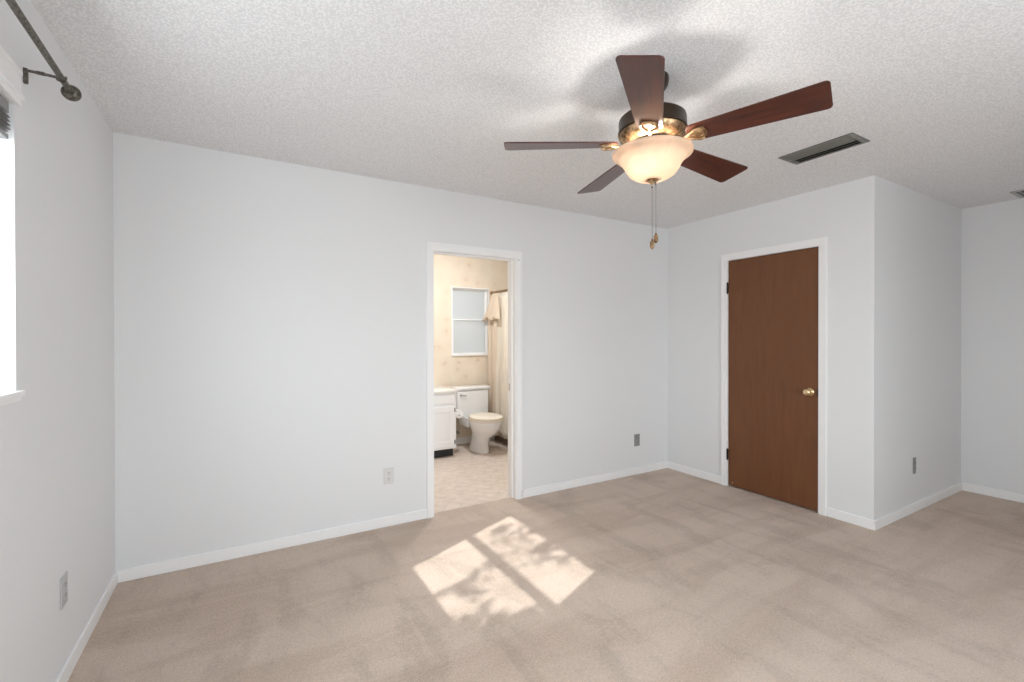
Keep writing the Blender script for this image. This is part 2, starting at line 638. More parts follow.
def casing_bm(x0, x1, ztop, side, w=0.06):
    """stepped, mitred casing boards in the plane y=0 facing -y (side=-1) or on y=T facing +y"""
    c = MB()
    for (i0, i1, d) in ((0.004, w, 0.011), (0.012, w - 0.012, 0.0145), (w - 0.020, w - 0.003, 0.018)):
        # prism local z -> world -y (or +y), local (x, y) -> world (x, z)
        if side < 0:
            mt = Matrix(((1, 0, 0, 0), (0, 0, -1, 0), (0, 1, 0, 0), (0, 0, 0, 1)))
        else:
            mt = Matrix(((1, 0, 0, 0), (0, 0, 1, T), (0, 1, 0, 0), (0, 0, 0, 1)))
        for poly in ([(x0 - i1, 0), (x0 - i0, 0), (x0 - i0, ztop + i0), (x0 - i1, ztop + i1)],
                     [(x1 + i0, 0), (x1 + i1, 0), (x1 + i1, ztop + i1), (x1 + i0, ztop + i0)],
                     [(x0 - i1, ztop + i1), (x0 - i0, ztop + i0), (x1 + i0, ztop + i0), (x1 + i1, ztop + i1)]):
            c.prism(poly, 0.0, d, mt)
    return c


casing_bm(DX0, DX1, DZ, -1).build('casing', MTRIM, r)
casing_bm(DX0, DX1, DZ, 1).build('casing', MTRIM, r)
MB().box(DX1 - 0.0015, DX1 + 0.0005, 0.078, 0.104, 0.885, 0.945, 0.0005).build('strike_plate', MSTEEL, r)
MB().lathe([(0.006, 0), (0.006, 0.0015), (0, 0.003)], 16, Matrix.Translation((DX1 + 0.026, -0.0145, 1.968)) @ Matrix.Rotation(HP, 4, 'X')).build('screw', MSTEEL, r)

# trim_2: closet door frame
r = thing('trim_2', 'white casing around the brown door', 'door frame', (0, 0, 0), kind='structure')
RM = Matrix.Translation((W, 0, 0)) @ Matrix.Rotation(-HP, 4, 'Z')     # local +x -> -y, local -y -> -x
c = casing_bm(-CY1, -CY0, CZ, -1)
c.bm.transform(RM)
c.build('casing', MTRIM, r)
j = MB()
j.box(W - 0.002, W + T, CY1, CY1 + JT, 0, CZ).box(W - 0.002, W + T, CY0 - JT, CY0, 0, CZ).box(W - 0.002, W + T, CY0 - JT, CY1 + JT, CZ, CZ + JT)
j.build('jamb', MTRIM, r)

# door_1: brown slab door
d = thing('door_1', 'flat brown wooden door with brass knob, closed', 'door', (W, CY1, 0), kind='structure')
MB().box(0.004, 0.039, CY0 - CY1 + 0.004, -0.003, 0.012, CZ - 0.004, 0.0015).build('door_slab', MDOOR, d)
for zz in (1.77, 0.285):
    h = MB()
    h.lathe([(0.0075, -0.045), (0.0075, 0.045)], 14, Matrix.Translation((-0.006, 0.002, zz)))
    h.lathe([(0.004, 0.045), (0.006, 0.05), (0.0, 0.055)], 14, Matrix.Translation((-0.006, 0.002, zz)))
    h.lathe([(0.0, -0.055), (0.006, -0.05), (0.004, -0.045)], 14, Matrix.Translation((-0.006, 0.002, zz)))
    h.box(-0.003, 0.003, -0.003, 0.009, zz - 0.045, zz + 0.045)
    h.build('hinge', MBLACK, d, True)
kz, ky = 0.910, CY0 - CY1 + 0.062
KM = Matrix.Translation((0.004, ky, kz)) @ Matrix.Rotation(-HP, 4, 'Y')
kn = MB().lathe([(0.0, 0.062), (0.016, 0.0615), (0.024, 0.057), (0.0275, 0.048), (0.026, 0.040), (0.018, 0.032), (0.012, 0.026), (0.011, 0.010)], 32, KM).build('door_knob', MGOLDP, d, True)
MB().lathe([(0.012, 0.013), (0.022, 0.010), (0.031, 0.005), (0.033, 0.0)], 32, KM).build('knob_rose', MGOLDP, d, True)
MB().box(0.002, 0.006, CY0 - CY1 + 0.004, CY0 - CY1 + 0.012, kz - 0.03, kz + 0.03, 0.001).build('latch_plate', MBLACK, d)
MB().lathe([(0.007, 0), (0.007, 0.004), (0.004, 0.007), (0.0, 0.008)], 16, Matrix.Translation((0.004, -0.045, 0.04)) @ Matrix.Rotation(-HP, 4, 'Y')).build('bumper', MGOLDP, d, True)

# ------------------------------------------------------------------ windows


def sash_window(name, label, w, h, depth, glass, loc, rz, frame_m=MTRIM, t=0.016, q=0.024, low=0.024):
    """local x along the width 0..w, local z 0..h, local y 0..depth (outwards)"""
    r = thing(name, label, 'window', loc, rz, kind='structure')
    f = MB()
    f.box(0, t, 0, depth, 0, h).box(w - t, w, 0, depth, 0, h).box(t, w - t, 0, depth, h - t, h).box(t, w - t, 0, depth, 0, t)
    f.build('window_frame', frame_m, r)
    mid = 0.52 * h
    for nm, a, b, yy in (('upper_sash', mid - 0.016, h - t, depth * 0.5), ('lower_sash', t, mid + 0.016, depth * 0.12)):
        s = MB()
        lo = low if nm == 'lower_sash' else q
        dp = depth * 0.36
        s.box(t, t + q, yy, yy + dp, a, b).box(w - t - q, w - t, yy, yy + dp, a, b).box(t + q, w - t - q, yy, yy + dp, b - q, b).box(t + q, w - t - q, yy, yy + dp, a, a + lo)
        so = s.build(nm, frame_m, r)
        MB().box(t + q, w - t - q, yy + dp * 0.4, yy + dp * 0.6, a + lo, b - q).build('pane', glass, so)
    return r


# window_1 in the left wall: local x -> +y, local y -> -x
y0, y1, z0, z1 = WIN1
sash_window('window_1', 'bright window opening in the left wall', y1 - y0, z1 - z0, 0.06, MGLASS, (-0.058, y0, z0), HP, low=0.046)
k = MB()
k.box(-0.06, 0.0, y0, y1, z0 - 0.018, z0, 0.0)
k.box(0.0, 0.016, y0 - 0.03, y1 + 0.020, z0 - 0.020, z0, 0.005)
k.box(0.0, 0.008, y0 - 0.02, y1 + 0.014, z0 - 0.034, z0 - 0.019, 0.003)
struct('trim_3', k, MTRIM, 'white sill ledge under the left window', 'sill')
k = MB()
k.box(0.0, 0.009, y0 - 0.07, y1 + 0.028, z1 + 0.005, z1 + 0.115, 0.003)
k.box(0.0, 0.016, y0 - 0.075, y1 + 0.032, z1 + 0.026, z1 + 0.042, 0.004)
k.box(0.0, 0.013, y0 - 0.075, y1 + 0.028, z1 + 0.100, z1 + 0.115, 0.004)
struct('trim_4', k, MTRIM, 'white head board above the left window', 'trim')
# raised blind inside the opening
b = thing('window_blind', 'grey blind raised in a stack at the top of the left window', 'blind', (-0.03, (y0 + y1) / 2, z1))
hw = (y1 - y0) / 2 - 0.008
MB().box(-0.022, 0.022, -hw, hw, -0.035, -0.001, 0.003).build('headrail', MBLIND, b)
for i in range(9):
    MB().box(-0.024, 0.024, -hw + 0.004, hw - 0.004, -0.042 - i * 0.006 - 0.002, -0.042 - i * 0.006, 0, mtx=Matrix.Rotation(0.03 * (-1) ** i, 4, 'Y')).build('slat', MBLIND, b)
MB().box(-0.022, 0.022, -hw + 0.004, hw - 0.004, -0.115, -0.100, 0.003).build('bottom_rail', MBLIND, b)

# fill_window added behind the camera to brighten the room: local x -> +x turned to face in
x0, x1, z0, z1 = WINFILL
sash_window('fill_window', 'unseen wide window added behind the viewer to light the room', x1 - x0, z1 - z0, 0.06, MGLASS, (x1, F - 0.055, z0), math.pi)
# window_3 bathroom (local y -> +y)
x0, x1, z0, z1 = WINB
sash_window('window_3', 'frosted sash window on the bathroom wall above the toilet', x1 - x0, z1 - z0, 0.07, MFROST, (x0, BY + 0.01, z0), 0, t=0.010, q=0.014, low=0.014)
k = MB()
k.box(x0 - 0.012, x0, BY - 0.010, BY + 0.012, z0 - 0.010, z1 + 0.014, 0.003).box(x1, x1 + 0.012, BY - 0.010, BY + 0.012, z0 - 0.010, z1 + 0.014, 0.003)
k.box(x0, x1, BY - 0.010, BY + 0.012, z1, z1 + 0.014, 0.003).box(x0 - 0.016, x1 + 0.016, BY - 0.018, BY + 0.012, z0 - 0.014, z0, 0.004)
struct('trim_5', k, MTRIM, 'thin white casing of the frosted bathroom window', 'trim')

# ------------------------------------------------------------------ ceiling fan
FX, FY = 2.122, -1.831
fan = thing('ceiling_fan', 'five blade mahogany ceiling fan with a lit alabaster bowl', 'ceiling fan', (FX, FY, H))
fan.rotation_euler = (-0.0136, 0.0132, 0)      # hangs very slightly out of true
FS = Matrix.Translation((0, 0, -0.040)) @ Matrix.Scale(0.962, 4)
MB().lathe([(0.068, 0.0), (0.070, -0.012), (0.066, -0.035), (0.050, -0.060), (0.030, -0.078), (0.022, -0.082), (0.0, -0.082)], 40).build('canopy', MBRONZE, fan, True)
MB().lathe([(0.013, -0.080), (0.013, -0.150), (0.026, -0.152), (0.028, -0.165)], 24).build('downrod', MBRONZE, fan, True)
MB().lathe([(0.028, -0.122), (0.070, -0.126), (0.112, -0.130), (0.136, -0.136), (0.144, -0.143), (0.146, -0.150), (0.146, -0.192), (0.149, -0.196), (0.149, -0.204), (0.140, -0.206), (0.0, -0.206)], 64).build('motor_housing', MBRONZE, fan, True, xf=FS)
# embossed brass skirt
t = MB()
prof = [(0.143, -0.204), (0.147, -0.210), (0.143, -0.216), (0.138, -0.226), (0.126, -0.238), (0.110, -0.246), (0.098, -0.250), (0.0, -0.250)]
t.lathe(prof, 96)
for v in t.bm.verts:
    rr = math.hypot(v.co.x, v.co.y)
    if 0.10 < rr < 0.142:
        a = math.atan2(v.co.y, v.co.x)
        s = 1 + 0.022 * math.sin(24 * a) * (1 if v.co.z > -0.235 else -1)
        v.co.x *= s
        v.co.y *= s
t.build('brass_skirt', MGOLD, fan, True, xf=FS)
MB().lathe([(0.098, -0.249), (0.094, -0.256), (0.072, -0.262), (0.066, -0.268), (0.066, -0.284), (0.074, -0.290), (0.080, -0.296), (0.080, -0.300), (0.0, -0.300)], 48).build('switch_housing', MBRONZE, fan, True, xf=FS)

ZB = 2.187 - H
PITCH = -0.217
blade0 = None
random.seed(4)


def blade_poly():
    r0, r1 = 0.150, 0.660
    w0, w1 = 0.054, 0.0770
    pts = []
    # rounded root
    for a in range(0, 7):
        th = math.radians(90 + a * 30)
        pts.append((r0 + 0.03 + 0.03 * math.cos(th), w0 * math.sin(th) if abs(math.sin(th)) < 0.99 else w0 * math.sin(th)))
    rc = 0.018
    for cx, cy, a0 in ((r1 - rc, -w1 + rc, -90), (r1 - rc, w1 - rc, 0)):
        for a in range(6):
            th = math.radians(a0 + a * 18)
            pts.append((cx + rc * math.cos(th), cy + rc * math.sin(th)))
    return pts


PM = Matrix.Translation((0, 0, ZB)) @ Matrix.Rotation(PITCH, 4, 'X')
bl = MB().prism(blade_poly(), -0.003, 0.003, PM, 0.0012).build('blade', MBLADE, fan, False, xf=FS)
ir = MB()
# cast arm from the hub to the blade, then an open shield plate under the blade root
ir.tube([(0.096, 0, -0.247), (0.125, 0, -0.262), (0.142, 0, -0.266), (0.160, 0, -0.264), (0.178, 0, -0.260)], [0.011, 0.009, 0.008, 0.008, 0.007], 12)
PI_ = Matrix.Translation((0, 0, ZB - 0.006)) @ Matrix.Rotation(PITCH, 4, 'X')


def shield(mb):
    outer, inner = [], []
    # a shield: V from the arm widening to a rounded crown
    crown = [(0.216 + 0.018 * math.sin(math.radians(a)), 0.033 * math.cos(math.radians(a))) for a in range(0, 181, 20)]
    pts = [(0.152, 0.010)] + [(0.188, 0.030)] + crown + [(0.188, -0.030), (0.152, -0.010)]
    mb.prism(pts, -0.004, 0.003, PI_, 0.0015)


shield(ir)
for sy in (1, -1):
    ir.tube([PI_ @ Vector((0.148, 0.004 * sy, -0.006)), PI_ @ Vector((0.172, 0.020 * sy, -0.008)), PI_ @ Vector((0.200, 0.035 * sy, -0.007)), PI_ @ Vector((0.218, 0.033 * sy, -0.006))], 0.006, 8)
for (px, py) in ((0.182, 0), (0.212, 0.018), (0.212, -0.018)):
    ir.lathe([(0.007, -0.005), (0.006, -0.008), (0, -0.010)], 14, PI_ @ Matrix.Translation((px, py, 0)))
ir = ir.build('blade_iron', MGOLD, fan, True, xf=FS)
PH = math.radians(-68.8)
for i in range(5):
    a = PH + i * 2 * math.pi / 5
    for src in (bl, ir):
        o = src if i == 0 else src.copy()
        if i:
            COL.objects.link(o)
            o.parent = fan
        o.rotation_euler = (0, 0, a)

# bowl (open at the top), with a thickness
bowl = MB().lathe([(0.152, -0.298), (0.164, -0.290), (0.171, -0.293), (0.171, -0.299), (0.163, -0.305), (0.150, -0.312), (0.140, -0.322), (0.131, -0.334), (0.121, -0.350), (0.112, -0.368), (0.098, -0.386), (0.076, -0.401), (0.046, -0.410), (0.018, -0.413)], 72, cap=False).build('light_bowl', MBOWL, fan, True, 60, xf=FS)
solid(bowl, 0.004, 0)
MB().lathe([(0.0, -0.404), (0.030, -0.404), (0.031, -0.409), (0.026, -0.414), (0.016, -0.422), (0.009, -0.428), (0.006, -0.434), (0.0, -0.436)], 32).build('finial', MGOLD, fan, True, xf=FS)
MB().lathe([(0.006, -0.300), (0.006, -0.404)], 12).build('centre_rod', MBRONZE, fan, True, xf=FS)
R2 = Vector((0.8617, -0.5075, 0))
F2 = Vector((0.5075, 0.8617, 0))
for q in (-R2 * 0.040 - F2 * 0.045, R2 * 0.035 + F2 * 0.055):
    M4 = Matrix.Translation((q.x, q.y, 0))
    MB().lathe([(0.013, -0.300), (0.013, -0.322), (0.010, -0.326)], 18, M4).build('lamp_socket', MBRONZE, fan, True, xf=FS)
    MB().lathe([(0.010, -0.326), (0.017, -0.338), (0.0225, -0.352), (0.020, -0.366), (0.011, -0.376), (0, -0.379)], 24, M4).build('bulb', MBULB, fan, True, xf=FS)
for off, top, end in ((Vector((0, 0, 0)), -0.434, -0.676), (R2 * 0.018 + F2 * 0.004, -0.418, -0.648)):
    c = MB()
    c.tube([(off.x, off.y, top), (off.x, off.y, end)], 0.0011, 6)
    z = top - 0.004
    while z > end:
        c.lathe([(0, z + 0.0018), (0.0018, z), (0, z - 0.0018)], 6, Matrix.Translation((off.x, off.y, 0)))
        z -= 0.0075
    c.lathe([(0, top - 0.002), (0.004, top - 0.008), (0.004, top - 0.014), (0, top - 0.018)], 10, Matrix.Translation((off.x, off.y, 0)))
    ch = c.build('pull_chain', MCHAIN, fan, True, xf=FS)
    MB().lathe([(0, end), (0.004, end - 0.002), (0.0045, end - 0.010), (0.009, end - 0.015), (0.011, end - 0.022), (0.008, end - 0.028), (0.0115, end - 0.031), (0.008, end - 0.040), (0, end - 0.050)], 20,
               Matrix.Translation((off.x, off.y, 0))).build('pendant', MGOLD, ch, True, xf=FS)

# ------------------------------------------------------------------ curtain rod
RX, RZ, SLANT = 0.097, 2.180, 0.0137      # the rod sits a touch closer to the wall at its far end
rod = thing('curtain_rod', 'dark bronze curtain rod with disc end above the left window', 'curtain rod', (0, -1.77, RZ))
MB().lathe([(0.0095, -0.69), (0.0095, 0.675)], 20, Matrix.Translation((RX, 0, 0)) @ Matrix.Rotation(-HP, 4, 'X')).build('rod', MIRON, rod, True).rotation_euler = (0, 0, SLANT)
for s in (1, -1):
    e = MB().lathe([(0.0125, -0.012), (0.0125, 0.004), (0.010, 0.006), (0.012, 0.010), (0.022, 0.014), (0.027, 0.022), (0.026, 0.032), (0.018, 0.040), (0.0, 0.043)], 28,
                   Matrix.Translation((RX, 0.672 * s, 0)) @ Matrix.Rotation(-HP * s, 4, 'X')).build('finial', MIRON, rod, True)
    e.rotation_euler = (0, 0, SLANT)
    yb = 0.59 * s
    xb = RX - SLANT * yb
    q = MB()
    q.box(0.0, 0.011, yb - 0.006, yb + 0.006, -0.042, 0.006, 0.002)
    q.tube([(0.002, yb, 0.0), (0.03, yb, 0.0), (xb, yb, -0.002)], 0.0045, 10)
    q.tube([(xb - 0.012, yb, -0.002), (xb - 0.009, yb, -0.010), (xb, yb, -0.013), (xb + 0.009, yb, -0.010), (xb + 0.012, yb, 0.0), (xb + 0.011, yb, 0.006)], 0.003, 8)
    q.lathe([(0.006, 0), (0.006, 0.02)], 10, Matrix.Translation((0.03, yb, 0)) @ Matrix.Rotation(HP, 4, 'Y'))
    q.build('bracket', MIRON, rod, True)

# ------------------------------------------------------------------ ceiling vents


def vent(label, x0, x1, y0, y1, along, fm, sm, n):
    cx, cy = (x0 + x1) / 2, (y0 + y1) / 2
    r = thing('ceiling_vent', label, 'vent', (cx, cy, H), group=None)
    a, b = (x1 - x0) / 2, (y1 - y0) / 2
    fl = 0.026
    fa, fb = (0.014, 0.030) if along == 'y' else (0.026, 0.026)
    f = MB()
    f.box(-a, -a + fa, -b, b, -0.007, 0, 0.002).box(a - fa, a, -b, b, -0.007, 0, 0.002)
    f.box(-a + fa, a - fa, -b, -b + fb, -0.007, 0, 0.002).box(-a + fa, a - fa, b - fb, b, -0.007, 0, 0.002)
    f.build('frame', fm, r)
    MB().box(-a + fa, a - fa, -b + fb, b - fb, -0.0015, -0.0005).build('duct_shade_sheet', MDARK, r)  # flat dark sheet in place of the shade inside the duct
    for i in range(n):
        if along == 'y':
            pit = (2 * a - 2 * fa) / n
            c = -a + fa + (i + 0.5) * pit
            s = MB().box(-0.46 * pit, 0.46 * pit, -b + fb, b - fb, -0.0006, 0.0006, 0,
                         mtx=Matrix.Translation((c, 0, -0.0075)) @ Matrix.Rotation(math.radians(24 if i < n // 2 else -24), 4, 'Y'))
        else:
            pit = (2 * b - 2 * fb) / n
            c = -b + fb + (i + 0.5) * pit
            s = MB().box(-a + fa, a - fa, -0.36 * pit, 0.36 * pit, -0.0006, 0.0006, 0,
                         mtx=Matrix.Translation((0, c, -0.0055)) @ Matrix.Rotation(math.radians(16), 4, 'X'))
        s.build('louver', sm, r)
    for s in (1, -1):
        p = (0, s * (b - fl / 2)) if along == 'y' else (s * (a - fl / 2), 0)
        MB().lathe([(0, -0.0085), (0.004, -0.008), (0.005, -0.006)], 12, Matrix.Translation((p[0], p[1], 0))).build('screw', MSTEEL, r)
    return r


vent('long grey metal ceiling vent right of the fan, above the brown door', 3.456, 3.662, -2.02, -1.62, 'y', MVENT, MVENT, 6)
vent('ceiling vent with pale frame cut off by the right edge of the photo', 5.665, 5.945, -2.55, -2.135, 'x', MVENTL, MVENT, 10)

# ------------------------------------------------------------------ outlets


def outlet(label, loc, rz, m, w=0.072, h=0.116):
    """faces local -y"""
    r = thing('wall_outlet', label, 'outlet', loc, rz, group=None)
    MB().box(-w / 2, w / 2, -0.006, 0, -h / 2, h / 2, 0.0025).build('cover_plate', m, r)
    for zz in (0.0205, -0.0205):
        s = MB()
        pts = [(0.017 * math.cos(math.radians(a)), max(-0.0135, min(0.0135, 0.017 * math.sin(math.radians(a))))) for a in range(0, 360, 15)]
        s.prism(pts, 0.0, 0.0022, Matrix.Translation((0, -0.006, zz)) @ Matrix.Rotation(HP, 4, 'X'))
        so = s.build('socket', m, r)
        t = MB()
        t.box(-0.0078, -0.0054, -0.0088, -0.0080, zz - 0.001, zz + 0.0085).box(0.0054, 0.0078, -0.0088, -0.0080, zz - 0.001, zz + 0.0070)
        t.lathe([(0.0028, 0), (0.0028, 0.0006)], 12, Matrix.Translation((0, -0.0081, zz - 0.0075)) @ Matrix.Rotation(HP, 4, 'X'))
        t.build('slots', MSLOT, so)
    MB().lathe([(0.0032, 0), (0.0032, 0.001), (0, 0.0018)], 12, Matrix.Translation((0, -0.006, 0)) @ Matrix.Rotation(HP, 4, 'X')).build('screw', MSTEEL, r)
    return r


outlet('white duplex outlet low on the wall left of the bathroom doorway', (1.486, 0, 0.355), 0, MPLW)
outlet('grey outlet low on the wall between the bathroom doorway and the corner', (3.909, 0, 0.332), 0, MPLG)
outlet('grey outlet plate right of the outside corner by the brown door', (5.006, -L, 0.351), 0, MPLG, 0.046, 0.122)
outlet('pale grey outlet low on the left wall near the bottom left corner', (0, -0.841, 0.357), HP, MPLM)

# ------------------------------------------------------------------ bathroom fittings
# vanity
VX0, VX1, VY0, VY1 = 1.72, 2.668, 1.53, BY - 0.001
v = thing('bathroom_vanity', 'white vanity cabinet with black toe kick beside the toilet', 'cabinet', ((VX0 + VX1) / 2, (VY0 + VY1) / 2, 0))
ox, oy = (VX0 + VX1) / 2, (VY0 + VY1) / 2
a, b = (VX1 - VX0) / 2, (VY1 - VY0) / 2
k = MB()
k.box(-a, a, -b, b, 0.092, 0.725, 0.002)
k.build('body', MCAB, v)
MB().box(-a + 0.005, a - 0.012, -b + 0.062, b, -0.004, 0.094).build('toe_kick', MKICK, v)
for s in (-1, 1):
    x0_, x1_ = (s * 0.01, s * (a - 0.028)) if s > 0 else (s * (a - 0.028), s * 0.01)
    dd = MB()
    dd.box(x0_, x1_, -b - 0.014, -b, 0.125, 0.565, 0.003)
    q = 0.055
    dd.box(x0_, x0_ + q, -b - 0.020, -b - 0.013, 0.125, 0.565, 0.002).box(x1_ - q, x1_, -b - 0.020, -b - 0.013, 0.125, 0.565, 0.002)
    dd.box(x0_ + q, x1_ - q, -b - 0.020, -b - 0.013, 0.565 - q, 0.565, 0.002).box(x0_ + q, x1_ - q, -b - 0.020, -b - 0.013, 0.125, 0.125 + q, 0.002)
    do = dd.build('door', MCAB, v)
    xe = s * (a - 0.022)
    for zz in (0.525, 0.165):
        MB().box(xe - 0.009, xe + 0.007, -b - 0.017, -b - 0.001, zz - 0.022, zz + 0.022, 0.003).build('hinge', MBLACK, do)
    MB().lathe([(0.006, 0), (0.006, 0.012), (0.014, 0.018), (0.012, 0.026), (0, 0.028)], 18, Matrix.Translation((s * 0.04, -b - 0.019, 0.50)) @ Matrix.Rotation(HP, 4, 'X')).build('knob', MGOLDP, do, True)
k = MB()
k.box(-a + 0.03, a - 0.03, -b - 0.012, -b, 0.600, 0.700, 0.004)
k.build('false_drawer', MCAB, v)
k = MB()
k.box(-a - 0.005, a + 0.015, -b - 0.025, b, 0.725, 0.752, 0.008)
k.lathe([(0.0, 0.7530), (0.170, 0.7540), (0.190, 0.7585), (0.204, 0.7575), (0.206, 0.7515)], 40, sy=0.72)
k.build('countertop', MCTOP, v, True, 30)
k = MB()
k.lathe([(0.026, 0.752), (0.024, 0.770), (0.012, 0.780), (0.011, 0.84)], 20, Matrix.Translation((0, b - 0.075, 0)))
k.tube([(0, b - 0.075, 0.83), (0, b - 0.10, 0.855), (0, b - 0.15, 0.85), (0, b - 0.175, 0.825)], 0.010, 12)
k.build('faucet', MSTEEL, v, True)

# toilet
TX = 3.012
t = thing('toilet', 'white toilet with cream seat lid closed, under the frosted window', 'toilet', (TX, BY - 0.045, 0))


def oval(cx, cy, rx, ry_f, ry_b, z, n=40):
    out = []
    for i in range(n):
        a = 2 * math.pi * i / n
        s, c_ = math.sin(a), math.cos(a)
        out.append((cx + rx * c_, cy + (ry_b if s > 0 else ry_f) * s, z))
    return out


cy = -0.52
bw = MB()
bw.loft([oval(0, -0.36, 0.098, 0.19, 0.17, 0.0), oval(0, -0.36, 0.095, 0.185, 0.17, 0.03), oval(0, -0.37, 0.088, 0.17, 0.15, 0.10), oval(0, -0.40, 0.090, 0.17, 0.15, 0.18),
         oval(0, cy + 0.04, 0.125, 0.20, 0.18, 0.24), oval(0, cy, 0.165, 0.225, 0.20, 0.31), oval(0, cy, 0.182, 0.235, 0.22, 0.365), oval(0, cy, 0.186, 0.238, 0.225, 0.385)])
bw.box(-0.13, 0.13, -0.32, -0.06, 0.27, 0.385, 0.02)
bw.build('bowl', MPORC, t, True, 50)
st = MB()
st.loft([oval(0, cy, 0.180, 0.236, 0.215, 0.386), oval(0, cy, 0.188, 0.243, 0.22, 0.390), oval(0, cy, 0.188, 0.243, 0.22, 0.404), oval(0, cy, 0.182, 0.238, 0.215, 0.408)])
st.build('seat', MSEAT, t, True, 40)
st = MB()
st.loft([oval(0, cy, 0.180, 0.236, 0.215, 0.410), oval(0, cy, 0.190, 0.245, 0.222, 0.415), oval(0, cy, 0.189, 0.243, 0.22, 0.430), oval(0, cy, 0.170, 0.222, 0.20, 0.441), oval(0, cy, 0.10, 0.13, 0.12, 0.447)])
for s in (-1, 1):
    st.box(s * 0.075 - 0.02, s * 0.075 + 0.02, cy + 0.20, cy + 0.245, 0.392, 0.432, 0.006)
st.build('lid', MSEAT, t, True, 40)
k = MB()
k.box(-0.215, 0.215, -0.205, -0.012, 0.375, 0.705, 0.03, 4)
k.build('tank', MPORC, t, True, 50)
MB().box(-0.228, 0.228, -0.218, -0.006, 0.703, 0.738, 0.012, 3).build('tank_lid', MPORC, t, True, 50)
k = MB()
k.lathe([(0.012, 0), (0.012, 0.012), (0.008, 0.016)], 16, Matrix.Translation((-0.165, -0.204, 0.645)) @ Matrix.Rotation(HP, 4, 'X'))
k.tube([(-0.165, -0.218, 0.645), (-0.13, -0.222, 0.642), (-0.10, -0.222, 0.636)], [0.006, 0.005, 0.007], 10)
k.build('flush_handle', MSTEEL, t, True)
k = MB()
k.lathe([(0.022, 0), (0.018, 0.006), (0.008, 0.008), (0.008, 0.05)], 16, Matrix.Translation((-0.13, -0.012, 0.165)) @ Matrix.Rotation(HP, 4, 'X'))
k.lathe([(0.013, -0.013), (0.013, 0.013)], 12, Matrix.Translation((-0.13, -0.065, 0.165)))
k.tube([(-0.13, -0.065, 0.175), (-0.13, -0.075, 0.25), (-0.15, -0.09, 0.32), (-0.15, -0.10, 0.38)], 0.005, 8)
k.build('supply_valve', MSTEEL, t, True)

# toilet paper on the side of the vanity
r = thing('toilet_paper_holder', 'white toilet paper roll on a holder at the side of the vanity', 'toilet paper', (VX1 + 0.001, 1.62, 0.47))
k = MB()
k.box(0, 0.006, -0.085, 0.085, -0.03, 0.03, 0.002)
for s in (-1, 1):
    k.box(0.004, 0.065, s * 0.075 - 0.006, s * 0.075 + 0.006, -0.012, 0.012, 0.003)
k.lathe([(0.007, -0.075), (0.007, 0.075)], 14, Matrix.Translation((0.056, 0, 0)) @ Matrix.Rotation(HP, 4, 'X'))
k.build('holder', MTRIM, r)
k = MB()
k.lathe([(0.019, -0.052), (0.047, -0.052), (0.047, 0.052), (0.019, 0.052), (0.019, -0.052)], 36, Matrix.Translation((0.056, 0, -0.008)) @ Matrix.Rotation(HP, 4, 'X'), cap=False)
k.box(0.100, 0.1015, -0.05, 0.05, -0.055, -0.005)
k.build('paper_roll', MPAPERROLL, r, True)

# tub, shower rod, curtain
CX = 3.40
tb = MB()
BXT, BYT, TT = BX1 - 0.001, BY - 0.001, T + 0.001
tb.box(CX + 0.05, BXT, TT, BYT, -0.003, 0.12, 0.0)
tb.box(CX + 0.05, CX + 0.13, TT, BYT, 0.10, 0.40, 0.012).box(BXT - 0.07, BXT, TT, BYT, 0.10, 0.40, 0.012)
tb.box(CX + 0.05, BXT, TT, TT + 0.10, 0.10, 0.40, 0.012).box(CX + 0.05, BXT, BYT - 0.10, BYT, 0.10, 0.40, 0.012)
tag(tb.build('bathtub', MTUB, None), 'brown bathtub whose base shows below the cream shower curtain', 'bathtub')
r = thing('shower_rod', 'brass shower curtain rod at the right of the bathroom doorway', 'rod', (CX, BY, 1.917))
MB().lathe([(0.0125, 0), (0.0125, BY - T)], 20, Matrix.Rotation(HP, 4, 'X')).build('rod', MGOLD, r, True)
for yy in (0.0, -(BY - T) + 0.012):
    MB().lathe([(0.026, 0), (0.026, 0.006), (0.016, 0.012)], 20, Matrix.Translation((0, yy, 0)) @ Matrix.Rotation(HP, 4, 'X')).build('flange', MGOLD, r, True)

rnd = random.Random(7)
ph = [rnd.uniform(0, 6.28) for _ in range(8)]


def curtain(u, v_):
    # u along the rod from the back wall, v_ downwards
    y = BY - 0.03 - u * 1.10
    z = 1.895 - v_ * 1.79
    s = 2 * math.pi * u
    amp = 0.018 + 0.014 * v_
    x = CX + amp * math.sin(9 * s + ph[0]) + 0.5 * amp * math.sin(15 * s + ph[1] + 0.6 * v_) - 0.035 * v_ * math.exp(-((u - 0.2) / 0.25) ** 2)
    return (x, y + 0.01 * math.sin(7 * s + ph[2]) * v_, z)


sc = thing('shower_curtain', 'cream pleated shower curtain with a tan gathered valance on top', 'shower curtain', (0, 0, 0))
o = MB().grid(260, 24, curtain).build('curtain_panel', MCURT, sc, True, 180)
solid(o, 0.002)


def tan_panel(u, v_):
    # the gathered outer drape against the back wall
    y = BY - 0.025 - u * 0.20
    z = 1.60 - v_ * 1.47
    s = 2 * math.pi * u
    x = CX - 0.050 - 0.025 * (1 - u) + 0.012 * math.sin(3 * s + ph[3]) + 0.006 * math.sin(5 * s + ph[4])
    return (x, y, z)


o = MB().grid(60, 20, tan_panel).build('side_drape', MVALN, sc, True, 180)
solid(o, 0.002)


